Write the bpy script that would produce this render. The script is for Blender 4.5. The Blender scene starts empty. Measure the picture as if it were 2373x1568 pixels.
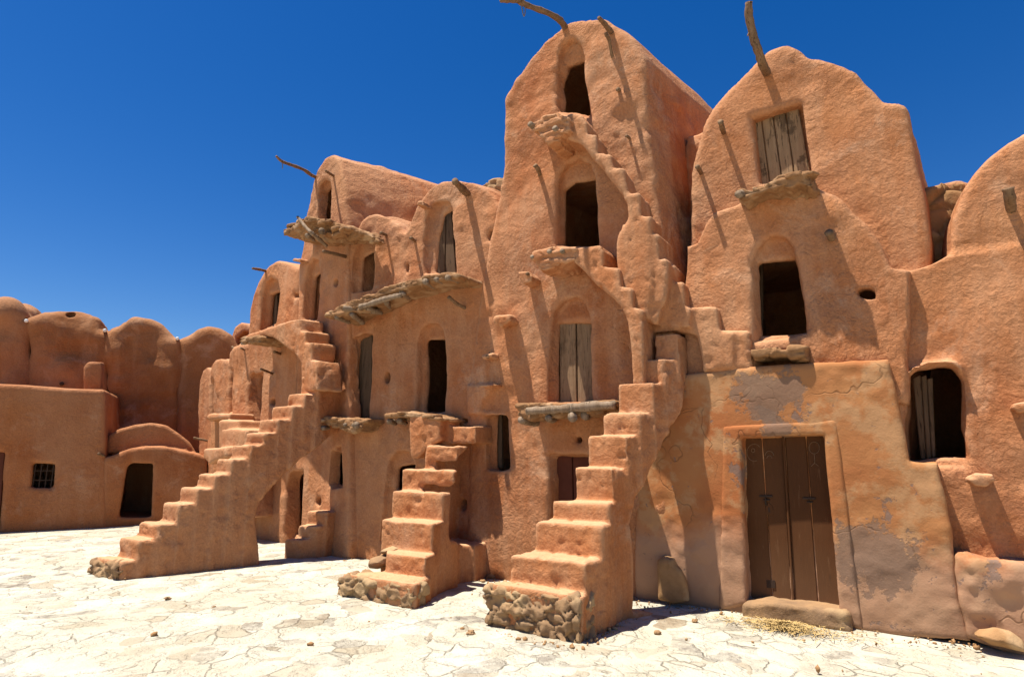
import bpy, bmesh, math, random
import numpy as np
from mathutils import Vector
random.seed(7); np.random.seed(7)
SC = bpy.context.scene; COL = SC.collection

# ------------------------------------------------------------------ camera, sky, sun, exposure
W0, H0, FPX, HORIZON, EYE = 2373.0, 1568.0, 1400.0, 1040.0, 1.7
PITCH = math.atan((HORIZON - H0/2)/FPX); SP, CP = math.sin(PITCH), math.cos(PITCH)
cam = bpy.data.cameras.new('camera'); camo = bpy.data.objects.new('camera', cam); COL.objects.link(camo)
cam.sensor_width = 36; cam.lens = FPX/W0*36; cam.clip_start = .05; cam.clip_end = 3000
camo.location = (0, 0, EYE); camo.rotation_euler = (math.pi/2 + PITCH, 0, 0)
SC.camera = camo
SUN = Vector((-.30, -.055, 1.0)).normalized()          # towards the sun
sl = bpy.data.lights.new('sun', 'SUN'); sl.energy = 5.0; sl.angle = math.radians(.53); sl.color = (1, .95, .86)
so = bpy.data.objects.new('sun', sl); COL.objects.link(so); so.location = (-10, 0, 40)
so.rotation_euler = SUN.to_track_quat('Z', 'Y').to_euler()
world = bpy.data.worlds.new('World'); SC.world = world; world.use_nodes = True
wn = world.node_tree; wn.nodes.clear()
wo = wn.nodes.new('ShaderNodeOutputWorld'); wb = wn.nodes.new('ShaderNodeBackground'); sk = wn.nodes.new('ShaderNodeTexSky')
sk.sky_type = 'NISHITA'; sk.sun_disc = False; sk.sun_elevation = math.asin(SUN.z); sk.sun_rotation = math.atan2(SUN.x, SUN.y)
sk.air_density = 1.0; sk.dust_density = .3; sk.ozone_density = 4.0; sk.altitude = 400
hs = wn.nodes.new('ShaderNodeHueSaturation'); hs.inputs['Saturation'].default_value = 1.38; hs.inputs['Hue'].default_value = .511; hs.inputs['Value'].default_value = 1.12
wn.links.new(sk.outputs[0], hs.inputs['Color']); wn.links.new(hs.outputs[0], wb.inputs['Color']); wn.links.new(wb.outputs[0], wo.inputs[0])
wb.inputs['Strength'].default_value = .056
SC.view_settings.view_transform = 'Standard'; SC.view_settings.look = 'None'
SC.view_settings.exposure = .95; SC.view_settings.gamma = 1
SC.render.engine = 'CYCLES'; SC.cycles.max_bounces = 6; SC.cycles.diffuse_bounces = 3

# ------------------------------------------------------------------ frames: a runs right along a wall, n points out of it, z up
class Frame:
    def __init__(s, o, a):
        s.O = np.array(o, float); s.A = np.array(a, float)/np.hypot(*a); s.N = np.array([s.A[1], -s.A[0]])
    def world(s, a, n, z):
        a = np.asarray(a, float); n = np.asarray(n, float); z = np.asarray(z, float) + 0*a
        return np.stack([s.O[0]+a*s.A[0]+n*s.N[0], s.O[1]+a*s.A[1]+n*s.N[1], z], -1)
    def local(s, xy):
        q = np.asarray(xy) - s.O; return q@s.A, q@s.N
F = Frame((3.4, 6.24), (.845, -.535))                    # main facade
P2 = F.O - 7.5*F.A
G = Frame(P2, (.70, -.714))                              # far part of the facade, turned
L = Frame((-8.9, 14.1), (.90, .436))                     # low houses at the left
K = Frame((-8.0, 16.7), (.94, .341))                      # row of vaults at the back
def ray(x, y):
    u = (x-W0/2)/FPX; v = (H0/2-y)/FPX
    return np.array([u, CP-v*SP, SP+v*CP])
def at(fr, x, y, n=0.):
    """a, z of the photo point (x, y) on the plane n of a frame"""
    r = ray(x, y); o = fr.O+n*fr.N; t = (o@fr.N)/(r[:2]@fr.N)
    return float((r[:2]*t-o)@fr.A), float(r[2]*t+EYE)
def poly(fr, pts, n=0.): return [at(fr, x, y, n) for x, y in pts]
def pt(fr, x, y, n=0.):
    a, z = at(fr, x, y, n); return fr.world(a, n, z)

# ------------------------------------------------------------------ noise at points
def _h(i, j, k, s):
    x = (i.astype(np.int64)*73856093) ^ (j.astype(np.int64)*19349663) ^ (k.astype(np.int64)*83492791) ^ (s*2654435761)
    x = (x ^ (x >> 13)) & 0xffffffff; x = (x*1274126177) & 0xffffffff; x = x ^ (x >> 16); x = (x*2246822519) & 0xffffffff
    return ((x ^ (x >> 15)) & 0xffffff)/float(0xffffff)
def vnoise(p, s=0):
    i = np.floor(p).astype(np.int64); f = p-i; f = f*f*f*(f*(f*6-15)+10)
    r = 0
    for dx in (0, 1):
        for dy in (0, 1):
            for dz in (0, 1):
                w = (f[:, 0] if dx else 1-f[:, 0])*(f[:, 1] if dy else 1-f[:, 1])*(f[:, 2] if dz else 1-f[:, 2])
                r = r+w*_h(i[:, 0]+dx, i[:, 1]+dy, i[:, 2]+dz, s)
    return r*2-1
def fbm(p, octs):
    m = np.clip(.75+1.5*vnoise(p/.9+5.1, 91), .2, 1.7)         # hand-worked: rough in places, smoothed in others
    return sum(amp*vnoise(p/sc+17.3*k, k+3)*(m if sc < .3 else 1) for k, (sc, amp) in enumerate(octs))
def worley(p, s=0, sq=False):
    c = np.floor(p).astype(np.int64); f1 = np.full(len(p), 9.); f2 = f1.copy(); idd = np.zeros(len(p))
    for dx in (-1, 0, 1):
        for dy in (-1, 0, 1):
            for dz in (-1, 0, 1):
                i, j, k = c[:, 0]+dx, c[:, 1]+dy, c[:, 2]+dz
                q = np.stack([i+_h(i, j, k, s), j+_h(i, j, k, s+1), k+_h(i, j, k, s+2)], -1)
                d = (.6*np.abs(q-p).max(1)+.3*np.abs(q-p).sum(1)) if sq else np.linalg.norm(q-p, axis=1); nw = d < f1
                f2 = np.where(nw, f1, np.minimum(f2, d)); idd = np.where(nw, _h(i, j, k, s+5), idd); f1 = np.where(nw, d, f1)
    return f1, f2, idd

# ------------------------------------------------------------------ solid modelling in a distance field, meshed by surface nets
def smax(a, b, k):
    h = np.clip(.5-.5*(b-a)/k, 0, 1); return b+(a-b)*h+k*h*(1-h)
def smin(a, b, k): return -smax(-a, -b, k)
def sd_poly(P, X, Y):
    P = np.array(P); d = np.full(X.shape, 1e9); s = np.ones(X.shape)
    for i in range(len(P)):
        ax, ay = P[i]; bx, by = P[i-1]
        ex, ey = bx-ax, by-ay; wx, wy = X-ax, Y-ay
        t = np.clip((wx*ex+wy*ey)/max(ex*ex+ey*ey, 1e-12), 0, 1)
        d = np.minimum(d, (wx-ex*t)**2+(wy-ey*t)**2)
        c1 = Y >= ay; c2 = Y < by; c3 = ex*wy > ey*wx
        s = np.where((c1 & c2 & c3) | (~c1 & ~c2 & ~c3), -s, s)
    return s*np.sqrt(d)
class Vol:
    def __init__(s, fr, lo, hi, h, skew=0.):
        s.fr, s.h, s.skew = fr, h, skew; s.lo = np.array(lo, float)
        n = np.ceil((np.array(hi)-s.lo)/h).astype(int)+2
        s.a, s.n, s.z = [(s.lo[i]+h*np.arange(n[i])).astype(np.float32) for i in range(3)]
        s.D = np.full(n, 9., np.float32)
    def _join(s, d, op, k):
        d = d.astype(np.float32)
        if op == '+': s.D = smin(s.D, d, k) if k else np.minimum(s.D, d)
        elif op == '-': s.D = smax(s.D, -d, k) if k else np.maximum(s.D, -d)
        else: s.D = smax(s.D, d, k) if k else np.maximum(s.D, d)
    def _ext(s, d2, w, r):
        d2 = d2+r; w = w+r
        return np.minimum(np.maximum(d2, w), 0)+np.hypot(np.maximum(d2, 0), np.maximum(w, 0))-r
    def front(s, P, n0, n1, op='+', k=.05, r=.05):        # polygon in (a, z), from n0 to n1
        d2 = sd_poly(P, s.a[:, None]+0*s.z[None], s.z[None]+0*s.a[:, None])[:, None, :]
        w = np.abs(s.n-(n0+n1)/2)-(n1-n0)/2
        s._join(s._ext(d2, w[None, :, None], r), op, k); return s
    def plan(s, P, z0, z1, op='+', k=.05, r=.04):         # polygon in (a, n), from z0 to z1
        d2 = sd_poly(P, s.a[:, None]+0*s.n[None], s.n[None]+0*s.a[:, None])[:, :, None]
        w = np.abs(s.z-(z0+z1)/2)-(z1-z0)/2
        s._join(s._ext(d2, w[None, None, :], r), op, k); return s
    def side(s, P, a0, a1, op='+', k=.05, r=.04):         # polygon in (n, z), from a0 to a1
        d2 = sd_poly(P, s.n[:, None]+0*s.z[None], s.z[None]+0*s.n[:, None])[None]
        w = np.abs(s.a-(a0+a1)/2)-(a1-a0)/2
        s._join(s._ext(d2, w[:, None, None], r), op, k); return s
    def ball(s, c, rad, op='+', k=.05):
        q = np.sqrt(((s.a-c[0])/rad[0])[:, None, None]**2+((s.n-c[1])/rad[1])[None, :, None]**2+((s.z-c[2])/rad[2])[None, None, :]**2)
        s._join((q-1)*min(rad), op, k); return s
    def mesh(s, noise=(), fn=None):
        D = s.D; sg = D < 0
        n = np.array(D.shape)-1
        sl_ = lambda o, A: A[o[0]:o[0]+n[0], o[1]:o[1]+n[1], o[2]:o[2]+n[2]]
        C8 = [(i, j, k) for i in (0, 1) for j in (0, 1) for k in (0, 1)]
        cnt = sum(sl_(o, sg).astype(np.int8) for o in C8)
        cells = np.argwhere((cnt > 0) & (cnt < 8)); idx = np.full(n, -1, np.int64); idx[tuple(cells.T)] = np.arange(len(cells))
        V8 = {o: D[cells[:, 0]+o[0], cells[:, 1]+o[1], cells[:, 2]+o[2]] for o in C8}
        pos = np.zeros((len(cells), 3)); c = np.zeros(len(cells))
        for o in C8:
            for ax in range(3):
                if o[ax]: continue
                o2 = list(o); o2[ax] = 1; v0, v1 = V8[o], V8[tuple(o2)]
                m = (v0 < 0) != (v1 < 0); t = np.where(m, v0/np.where(m, v0-v1, 1), 0)
                q = np.array(o, float)[None]+np.zeros((len(cells), 3)); q[:, ax] += t
                pos += q*m[:, None]; c += m
        pos = (cells+pos/c[:, None])*s.h+s.lo
        quads = []
        for ax in range(3):
            b, e = (ax+1) % 3, (ax+2) % 3
            s0 = [slice(None)]*3; s1 = [slice(None)]*3; s0[ax] = slice(0, -1); s1[ax] = slice(1, None)
            x = sg[tuple(s0)] != sg[tuple(s1)]; ed = np.argwhere(x)
            ed = ed[(ed[:, b] > 0) & (ed[:, e] > 0) & (ed[:, b] < n[b]) & (ed[:, e] < n[e])]
            ins = sg[tuple(ed.T)]
            def ci(db, de):
                q = ed.copy(); q[:, b] += db; q[:, e] += de; return idx[tuple(q.T)]
            Q = np.stack([ci(-1, -1), ci(0, -1), ci(0, 0), ci(-1, 0)], -1)
            Q[ins] = Q[ins][:, ::-1]                       # the frames are left-handed, so flipped
            quads.append(Q)
        Q = np.concatenate(quads); Q = Q[(Q >= 0).all(1)]
        a = pos[:, 0]-s.skew*pos[:, 1]
        co = s.fr.world(a, pos[:, 1], pos[:, 2])
        return finish(co, Q, noise, fn)
def finish(co, Q, noise=(), fn=None):
    me = bpy.data.meshes.new('m'); k = Q.shape[1]
    me.vertices.add(len(co)); me.loops.add(Q.size); me.polygons.add(len(Q))
    me.vertices.foreach_set('co', co.ravel()); me.loops.foreach_set('vertex_index', Q.ravel().astype(np.int32))
    me.polygons.foreach_set('loop_start', np.arange(0, Q.size, k, dtype=np.int32)); me.polygons.foreach_set('loop_total', np.full(len(Q), k, np.int32))
    me.update(calc_edges=True); me.validate()
    if noise or fn:
        nv = np.zeros(len(me.vertices)*3); me.vertices.foreach_get('normal', nv); nv = nv.reshape(-1, 3)
        d = fbm(co, noise) if noise else 0
        if fn: d = d+fn(co, nv)
        co = co+nv*np.asarray(d).reshape(-1, 1); me.vertices.foreach_set('co', co.ravel()); me.update()
    me.polygons.foreach_set('use_smooth', np.ones(len(me.polygons), bool))
    return me
ADOBE_N = ((1.5, .04), (.6, .026), (.23, .015), (.10, .008))
STEP_N = ((.6, .016), (.2, .007), (.07, .004))
def chips(co, nv):
    return -.05*np.clip(vnoise(co/.15, 21)-.5, 0, 1)-.04*np.clip(vnoise(co/.06, 22)-.45, 0, 1)
STONE_N = ((.25, .02), (.09, .011), (.04, .005))

# ------------------------------------------------------------------ objects
def thing(name, label, cat, loc, group=None):
    o = bpy.data.objects.new(name, None); COL.objects.link(o); o.location = tuple(loc); o.empty_display_size = .2
    o['label'] = label; o['category'] = cat
    if group: o['group'] = group
    return o
def put(name, me, m, parent=None, label=None, cat=None, group=None, kind=None, loc=None):
    """link a mesh given in world coordinates, its origin at its parent's (or at loc / its base)"""
    me.name = name
    o = bpy.data.objects.new(name, me); COL.objects.link(o)
    if parent is not None:
        w = Vector(parent.location); p = parent.parent
        while p is not None: w = w+Vector(p.location); p = p.parent
        o.parent = parent
        base = w
    else:
        if loc is None:
            c = np.zeros(len(me.vertices)*3); me.vertices.foreach_get('co', c); c = c.reshape(-1, 3)
            loc = (*(c.min(0)+c.max(0))[:2]/2, c[:, 2].min())
        base = Vector(loc); o.location = base
    me.transform(__import__('mathutils').Matrix.Translation(-base))
    if not me.materials and m: me.materials.append(m)
    if label: o['label'] = label
    if cat: o['category'] = cat
    if group: o['group'] = group
    if kind: o['kind'] = kind
    return o
def tube(pts, radii, seg=9, knots=.12, seed=0, sub=5):
    P = np.array(pts, float); n = len(P); rr = np.interp(np.linspace(0, n-1, (n-1)*sub+1), np.arange(n), np.linspace(radii[0], radii[1], n) if len(radii) == 2 else radii)
    if n == 2: C = P[0]+(P[1]-P[0])*np.linspace(0, 1, sub+1)[:, None]
    else:
        E_ = np.vstack([2*P[0]-P[1], P, 2*P[-1]-P[-2]]); C = []
        for i in range(n-1):
            p0, p1, p2, p3 = E_[i:i+4]
            for t in np.arange(sub)/sub: C.append(.5*(2*p1+(p2-p0)*t+(2*p0-5*p1+4*p2-p3)*t*t+(3*p1-p0-3*p2+p3)*t**3))
        C.append(P[-1]); C = np.array(C)
    rs = np.random.RandomState(seed); co = []; up = np.array([.3, .2, .9])
    for i, c in enumerate(C):
        t = C[min(i+1, len(C)-1)]-C[max(i-1, 0)]; t = t/np.linalg.norm(t)
        x = np.cross(t, up); x /= np.linalg.norm(x); y = np.cross(t, x); r = rr[i]*(1+knots*rs.uniform(-1, 1))
        for j in range(seg):
            q = 2*math.pi*j/seg; co.append(c+(x*math.cos(q)+y*math.sin(q))*r*(1+knots*rs.uniform(-.6, .6)))
    m = len(C); fs = [[i*seg+j, i*seg+(j+1) % seg, (i+1)*seg+(j+1) % seg, (i+1)*seg+j] for i in range(m-1) for j in range(seg)]
    me = bpy.data.meshes.new('tube')
    me.from_pydata([tuple(c) for c in co], [], fs+[list(range(seg))[::-1], [(m-1)*seg+j for j in range(seg)]])
    bm = bmesh.new(); bm.from_mesh(me); bmesh.ops.recalc_face_normals(bm, faces=bm.faces); bm.to_mesh(me); bm.free()
    for p in me.polygons: p.use_smooth = True
    return me
def prisms(fr, items, bevel=.006):
    """bevelled prisms: items = (polygon in (a, z), n0, n1)"""
    bm = bmesh.new()
    for P, n0, n1 in items:
        A_ = [bm.verts.new(fr.world(a, n1, z)) for a, z in P]; B_ = [bm.verts.new(fr.world(a, n0, z)) for a, z in P]
        fs = [bm.faces.new(A_), bm.faces.new(B_[::-1])]; k = len(P)
        for i in range(k): fs.append(bm.faces.new([A_[i-1], B_[i-1], B_[i], A_[i]]))
    bmesh.ops.recalc_face_normals(bm, faces=bm.faces)
    if bevel: bmesh.ops.bevel(bm, geom=bm.edges[:], offset=bevel, segments=1, affect='EDGES')
    me = bpy.data.meshes.new('p'); bm.to_mesh(me); bm.free(); return me

# ------------------------------------------------------------------ materials
class NT:
    def __init__(s, name):
        s.m = bpy.data.materials.new(name); s.m.use_nodes = True; s.t = s.m.node_tree; s.t.nodes.clear()
        s.out = s.add('ShaderNodeOutputMaterial'); s.b = s.add('ShaderNodeBsdfPrincipled'); s.ln(s.b.outputs[0], s.out.inputs[0])
        s.b.inputs['Roughness'].default_value = .95; s.b.inputs['Specular IOR Level'].default_value = .12
        g_ = s.add('ShaderNodeNewGeometry'); s.pos = g_.outputs['Position']; s.pointy = g_.outputs['Pointiness']
    def add(s, t, **k):
        n = s.t.nodes.new(t)
        for a, v in k.items(): setattr(n, a, v)
        return n
    def ln(s, a, b): s.t.links.new(a, b)
    def noise(s, sc, det=4, rough=.55, vec=None, dist=0):
        n = s.add('ShaderNodeTexNoise'); n.inputs['Scale'].default_value = sc; n.inputs['Detail'].default_value = det
        n.inputs['Roughness'].default_value = rough; n.inputs['Distortion'].default_value = dist; s.ln(vec or s.pos, n.inputs['Vector']); return n.outputs['Fac']
    def stretch(s, v):
        n = s.add('ShaderNodeVectorMath', operation='MULTIPLY'); n.inputs[1].default_value = v; s.ln(s.pos, n.inputs[0]); return n.outputs[0]
    def rng(s, f, a, b, c=0, d=1):
        n = s.add('ShaderNodeMapRange'); n.inputs[1].default_value = a; n.inputs[2].default_value = b; n.inputs[3].default_value = c; n.inputs[4].default_value = d
        s.ln(f, n.inputs[0]); return n.outputs[0]
    def mix(s, f, a, b, mode='MIX'):
        n = s.add('ShaderNodeMix', data_type='RGBA', blend_type=mode)
        if isinstance(f, (int, float)): n.inputs[0].default_value = f
        else: s.ln(f, n.inputs[0])
        for i, v in ((6, a), (7, b)):
            if isinstance(v, tuple): n.inputs[i].default_value = (*v, 1)
            else: s.ln(v, n.inputs[i])
        return n.outputs[2]
    def math(s, op, a, b=0.):
        n = s.add('ShaderNodeMath', operation=op)
        for i, v in ((0, a), (1, b)):
            if isinstance(v, (int, float)): n.inputs[i].default_value = v
            else: s.ln(v, n.inputs[i])
        return n.outputs[0]
    def voro(s, sc, feat='DISTANCE_TO_EDGE', vec=None, out='Distance'):
        n = s.add('ShaderNodeTexVoronoi', feature=feat); n.inputs['Scale'].default_value = sc; s.ln(vec or s.pos, n.inputs['Vector']); return n.outputs[out]
    def warp(s, sc, amt, vec=None):
        n = s.add('ShaderNodeTexNoise'); n.inputs['Scale'].default_value = sc; n.inputs['Detail'].default_value = 3; s.ln(vec or s.pos, n.inputs['Vector'])
        a = s.add('ShaderNodeVectorMath', operation='MULTIPLY_ADD'); a.inputs[1].default_value = (amt,)*3; s.ln(n.outputs['Color'], a.inputs[0]); s.ln(vec or s.pos, a.inputs[2]); return a.outputs[0]
    def bump(s, h, st=.5, d=.02, prev=None):
        n = s.add('ShaderNodeBump'); n.inputs['Strength'].default_value = st; n.inputs['Distance'].default_value = d; s.ln(h, n.inputs['Height'])
        if prev: s.ln(prev, n.inputs['Normal'])
        return n.outputs[0]
    def done(s, col, nrm=None):
        s.ln(col, s.b.inputs['Base Color'])
        if nrm: s.ln(nrm, s.b.inputs['Normal'])
        return s.m
def adobe(name, base, red, pale, bump=1., cracks=False, top_pale=.35):
    t = NT(name)
    big = t.rng(t.noise(.55, 3), .35, .65); mid = t.rng(t.noise(2.3, 6, .6), .35, .7)
    streak = t.rng(t.noise(3.2, 5, .6, t.stretch((1, 1, .16))), .48, .72)
    c = t.mix(big, base, red); c = t.mix(t.math('MULTIPLY', mid, .6), c, tuple(.5*(b+p) for b, p in zip(base, pale)))
    c = t.mix(t.math('MULTIPLY', streak, .5), c, pale)
    pk = t.rng(t.noise(1.1, 8, .72, dist=.6), .55, .66); c = t.mix(t.math('MULTIPLY', pk, .6), c, tuple(.5*p+.5*q for p, q in zip(pale, (.48, .30, .19))))
    dk = t.rng(t.noise(1.7, 8, .7, t.stretch((1.3, 1.3, .9))), .60, .72); c = t.mix(t.math('MULTIPLY', dk, .6), c, tuple(x*.55+.02 for x in red))
    tn = t.rng(t.noise(.33, 2), .45, .6); c = t.mix(t.math('MULTIPLY', tn, .4), c, (.40, .215, .115))
    nz = t.add('ShaderNodeSeparateXYZ'); gn = t.add('ShaderNodeNewGeometry'); t.ln(gn.outputs['True Normal'], nz.inputs[0])
    c = t.mix(t.math('MULTIPLY', t.rng(nz.outputs['Z'], .45, .85), top_pale), c, tuple(min(1, x*1.12) for x in pale))      # up-facing treads and ledges mixed paler
    gr = t.rng(t.noise(38, 3, .7), .3, .7, .82, 1.12); g = t.mix(1., c, (1, 1, 1), 'MULTIPLY')
    n = t.add('ShaderNodeVectorMath', operation='SCALE'); t.ln(g, n.inputs[0]); t.ln(gr, n.inputs['Scale']); c = n.outputs[0]
    pw = t.rng(t.pointy, .515, .56); c = t.mix(t.math('MULTIPLY', pw, .45), c, pale)
    rm = t.rng(t.noise(1.0, 3), .35, .65, .25, 1.)
    rid = t.math('ABSOLUTE', t.math('SUBTRACT', t.noise(5.5, 6, .6, t.warp(2., .25)), .5))
    h = t.bump(t.math('MULTIPLY', rid, rm), .75*bump, .06); h = t.bump(t.noise(4.5, 5, .55), .35*bump, .05, h); h = t.bump(t.math('MULTIPLY', t.noise(17, 7, .68), rm), .6*bump, .025, h); h = t.bump(t.noise(75, 3, .6), .3*bump, .006, h)
    if cracks:
        e = t.voro(1.15, vec=t.warp(1.6, .8)); lim = t.rng(t.noise(1.3, 2), .50, .56)
        ck = t.math('MULTIPLY', t.rng(e, .0, .012, 1, 0), lim); c = t.mix(t.math('MULTIPLY', ck, .75), c, (.10, .05, .025)); h = t.bump(t.math('SUBTRACT', 1., ck), .6, .01, h)
    return t.done(c, h)
M = {}
M['adobe'] = adobe('adobe_render', (.42, .170, .066), (.35, .117, .042), (.52, .285, .155), 1.6)
M['adobe_far'] = adobe('adobe_far', (.35, .128, .044), (.29, .09, .028), (.40, .18, .085), 1.3)
M['adobe_back'] = adobe('adobe_back', (.28, .115, .043), (.225, .08, .026), (.36, .19, .10), 1.4)
M['adobe_stair'] = adobe('adobe_stair', (.42, .166, .062), (.355, .118, .040), (.50, .285, .155), 1.1, top_pale=.8)
def plaster():
    t = NT('old_lime_plaster')
    c = t.mix(t.rng(t.noise(.9, 4), .4, .62), (.38, .167, .063), (.355, .122, .042))
    c = t.mix(t.rng(t.noise(2.1, 7, .65), .52, .6), c, (.41, .215, .098))
    z = t.add('ShaderNodeSeparateXYZ'); t.ln(t.pos, z.inputs[0])
    low = t.rng(t.math('ADD', z.outputs['Z'], t.math('MULTIPLY', t.noise(1.6, 6), .9)), 1.05, 1.35, 1, 0)
    c = t.mix(t.math('MULTIPLY', low, .8), c, (.39, .23, .14))
    dirt = t.rng(t.math('ADD', z.outputs['Z'], t.math('MULTIPLY', t.noise(3, 6), .6)), .33, .55, 1, 0); c = t.mix(t.math('MULTIPLY', dirt, .6), c, (.25, .135, .075))
    pe = t.noise(1.6, 9, .7, t.warp(.9, .5)); gy = t.rng(pe, .625, .645); c = t.mix(t.math('MULTIPLY', gy, .85), c, (.19, .125, .095))
    for (x, y), r_ in (((1775, 908), .30), ((2025, 1285), .34), ((1800, 990), .16)):
        dd = t.add('ShaderNodeVectorMath', operation='DISTANCE'); t.ln(t.pos, dd.inputs[0]); dd.inputs[1].default_value = tuple(pt(F, x, y, .03))
        pm = t.rng(t.math('ADD', dd.outputs['Value'], t.math('MULTIPLY', t.math('SUBTRACT', t.noise(4.5, 8, .7), .5), 1.1)), r_-.02, r_+.02, 1, 0); gy = t.math('MAXIMUM', gy, pm); c = t.mix(t.math('MULTIPLY', pm, .8), c, (.20, .125, .085))
    sp = t.rng(t.noise(9, 5, .7), .65, .67); c = t.mix(t.math('MULTIPLY', sp, .8), c, (.20, .13, .10))
    e = t.voro(1.0, vec=t.warp(1.8, .9)); lim = t.rng(t.noise(1.1, 2), .44, .50); ck = t.math('MULTIPLY', t.rng(e, 0, .011, 1, 0), lim)
    c = t.mix(t.math('MULTIPLY', ck, .5), c, (.12, .06, .03))
    h = t.bump(t.noise(7, 6, .6), .35, .03); h = t.bump(t.math('SUBTRACT', 1., t.math('ADD', gy, t.math('ADD', sp, ck))), .5, .008, h); h = t.bump(t.noise(55, 4, .65), .35, .006, h)
    return t.done(c, h)
M['plaster'] = plaster()
def stone(name, a, b, c3, sc=5.):
    t = NT(name); c = t.mix(t.rng(t.noise(sc, 6, .65), .35, .65), a, b); c = t.mix(t.rng(t.noise(sc*.45, 4), .52, .62), c, c3)
    h = t.bump(t.noise(sc*3, 8, .7), .7, .02); h = t.bump(t.noise(sc*16, 4, .65), .4, .006, h); return t.done(c, h)
M['stone'] = stone('limestone', (.36, .20, .09), (.26, .14, .06), (.42, .27, .14))
M['slab'] = stone('ledge_stone', (.31, .165, .076), (.21, .105, .046), (.37, .225, .12), 8)
M['rubble'] = stone('rubble_masonry', (.33, .195, .095), (.22, .135, .075), (.38, .25, .13), 4)
M['whitewash'] = stone('whitewash', (.70, .62, .54), (.6, .5, .4), (.75, .7, .62))
def wood(name, a, b, dark, sc=1., rot=(.58, .7)):
    t = NT(name); v = t.stretch((14*sc, 14*sc, 1.2*sc)); c = t.mix(t.rng(t.noise(1.6, 6, .65, v), .35, .68), a, b)
    c = t.mix(t.rng(t.noise(4, 5, .7, v), .56, .66), c, dark); c = t.mix(t.math('MULTIPLY', t.rng(t.noise(2.5, 7, .62), *rot), .6 if rot[0] > .55 else .95), c, dark)
    h = t.bump(t.noise(3, 6, .7, v), .7, .012); return t.done(c, h)
M['wood'] = wood('weathered_wood', (.21, .125, .066), (.29, .185, .105), (.06, .034, .018))
M['rotten_wood'] = wood('rotten_wood', (.27, .165, .085), (.36, .23, .125), (.022, .012, .007), 1., (.565, .61))
M['shaded_wood'] = wood('shaded_wood', (.10, .06, .033), (.14, .085, .05), (.03, .018, .01)); M['pole'] = wood('pole_bark', (.15, .085, .045), (.24, .15, .085), (.05, .028, .016), .7)  # recessed boards: weathered wood darkened, the shade of the openings put into its colour
M['log'] = wood('grey_log', (.19, .125, .075), (.29, .21, .145), (.08, .05, .03), .8)
def paint():
    t = NT('brown_door_paint'); c = t.mix(t.rng(t.noise(1.2, 5, .6), .35, .68), (.080, .030, .010), (.105, .042, .015))
    c = t.mix(t.math('MULTIPLY', t.rng(t.noise(30, 5, .7, t.stretch((1, 1, .12))), .6, .72), .5), c, (.19, .10, .05))
    c = t.mix(t.math('MULTIPLY', t.rng(t.noise(5, 7, .75, t.stretch((3, 3, .5))), .62, .68), .5), c, (.035, .016, .008))
    z = t.add('ShaderNodeSeparateXYZ'); t.ln(t.pos, z.inputs[0]); c = t.mix(t.math('MULTIPLY', t.rng(z.outputs['Z'], .15, .75, 1, 0), .35), c, (.2, .115, .06))
    t.b.inputs['Roughness'].default_value = .75; t.b.inputs['Specular IOR Level'].default_value = .12
    return t.done(c, t.bump(t.noise(20, 6, .7, t.stretch((1, 1, .12))), .6, .008))
M['paint'] = paint()
def plain(name, c, rough=.9):
    t = NT(name); t.b.inputs['Roughness'].default_value = rough; cc = t.mix(t.noise(9, 4), tuple(.75*x for x in c), tuple(min(1, 1.2*x) for x in c)); return t.done(cc, t.bump(t.noise(30, 4), .2, .005))
M['stain'] = plain('damp_mud', (.17, .075, .035)); M['iron'] = plain('rusty_iron', (.05, .03, .02), .7); M['straw'] = plain('straw', (.44, .30, .12)); M['redwood'] = plain('dark_red_paint', (.11, .035, .02))
M['chalk'] = plain('chalk', (.22, .13, .075)); M['rope'] = plain('old_rope', (.16, .14, .12)); M['ceramic'] = plain('white_pipe', (.7, .7, .68), .5)
def paving():
    t = NT('pale_stone_paving')
    v = t.warp(3.1, .26, t.warp(.8, .7)); e = t.voro(3.9, vec=v); cid = t.voro(3.9, 'F1', v, 'Color')
    sep = t.add('ShaderNodeSeparateColor'); t.ln(cid, sep.inputs[0])
    c = t.mix(t.rng(t.noise(1.3, 6, .62), .38, .62), (.43, .395, .30), (.50, .465, .375))
    c = t.mix(t.math('MULTIPLY', t.rng(sep.outputs[0], .78, .98), t.rng(t.noise(4, 5, .7), .4, .6)), c, (.185, .155, .125))
    c = t.mix(t.rng(sep.outputs[1], .80, .98, 0, .6), c, (.27, .20, .12))
    lim = t.rng(t.noise(2.4, 5, .7), .46, .57); ck = t.math('MULTIPLY', t.rng(e, .006, .026, 1, 0), lim)
    c = t.mix(t.math('MULTIPLY', ck, .62), c, (.09, .06, .035))
    pit = t.rng(t.noise(13, 5, .7), .655, .70); c = t.mix(t.math('MULTIPLY', pit, .7), c, (.10, .07, .04))
    st = t.rng(t.noise(3.3, 8, .72), .61, .69); c = t.mix(t.math('MULTIPLY', st, .4), c, (.16, .12, .08))
    du = t.rng(t.noise(.5, 5, .6), .5, .62); c = t.mix(t.math('MULTIPLY', du, .5), c, (.40, .345, .25))
    h = t.bump(t.math('MULTIPLY', t.rng(e, 0, .07), lim), .7, .03); h = t.bump(t.noise(2.2, 4), .5, .06, h); h = t.bump(t.noise(7, 8, .66), .8, .04, h); h = t.bump(t.noise(40, 4, .65), .4, .01, h)
    return t.done(c, h)
M['paving'] = paving()

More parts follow.
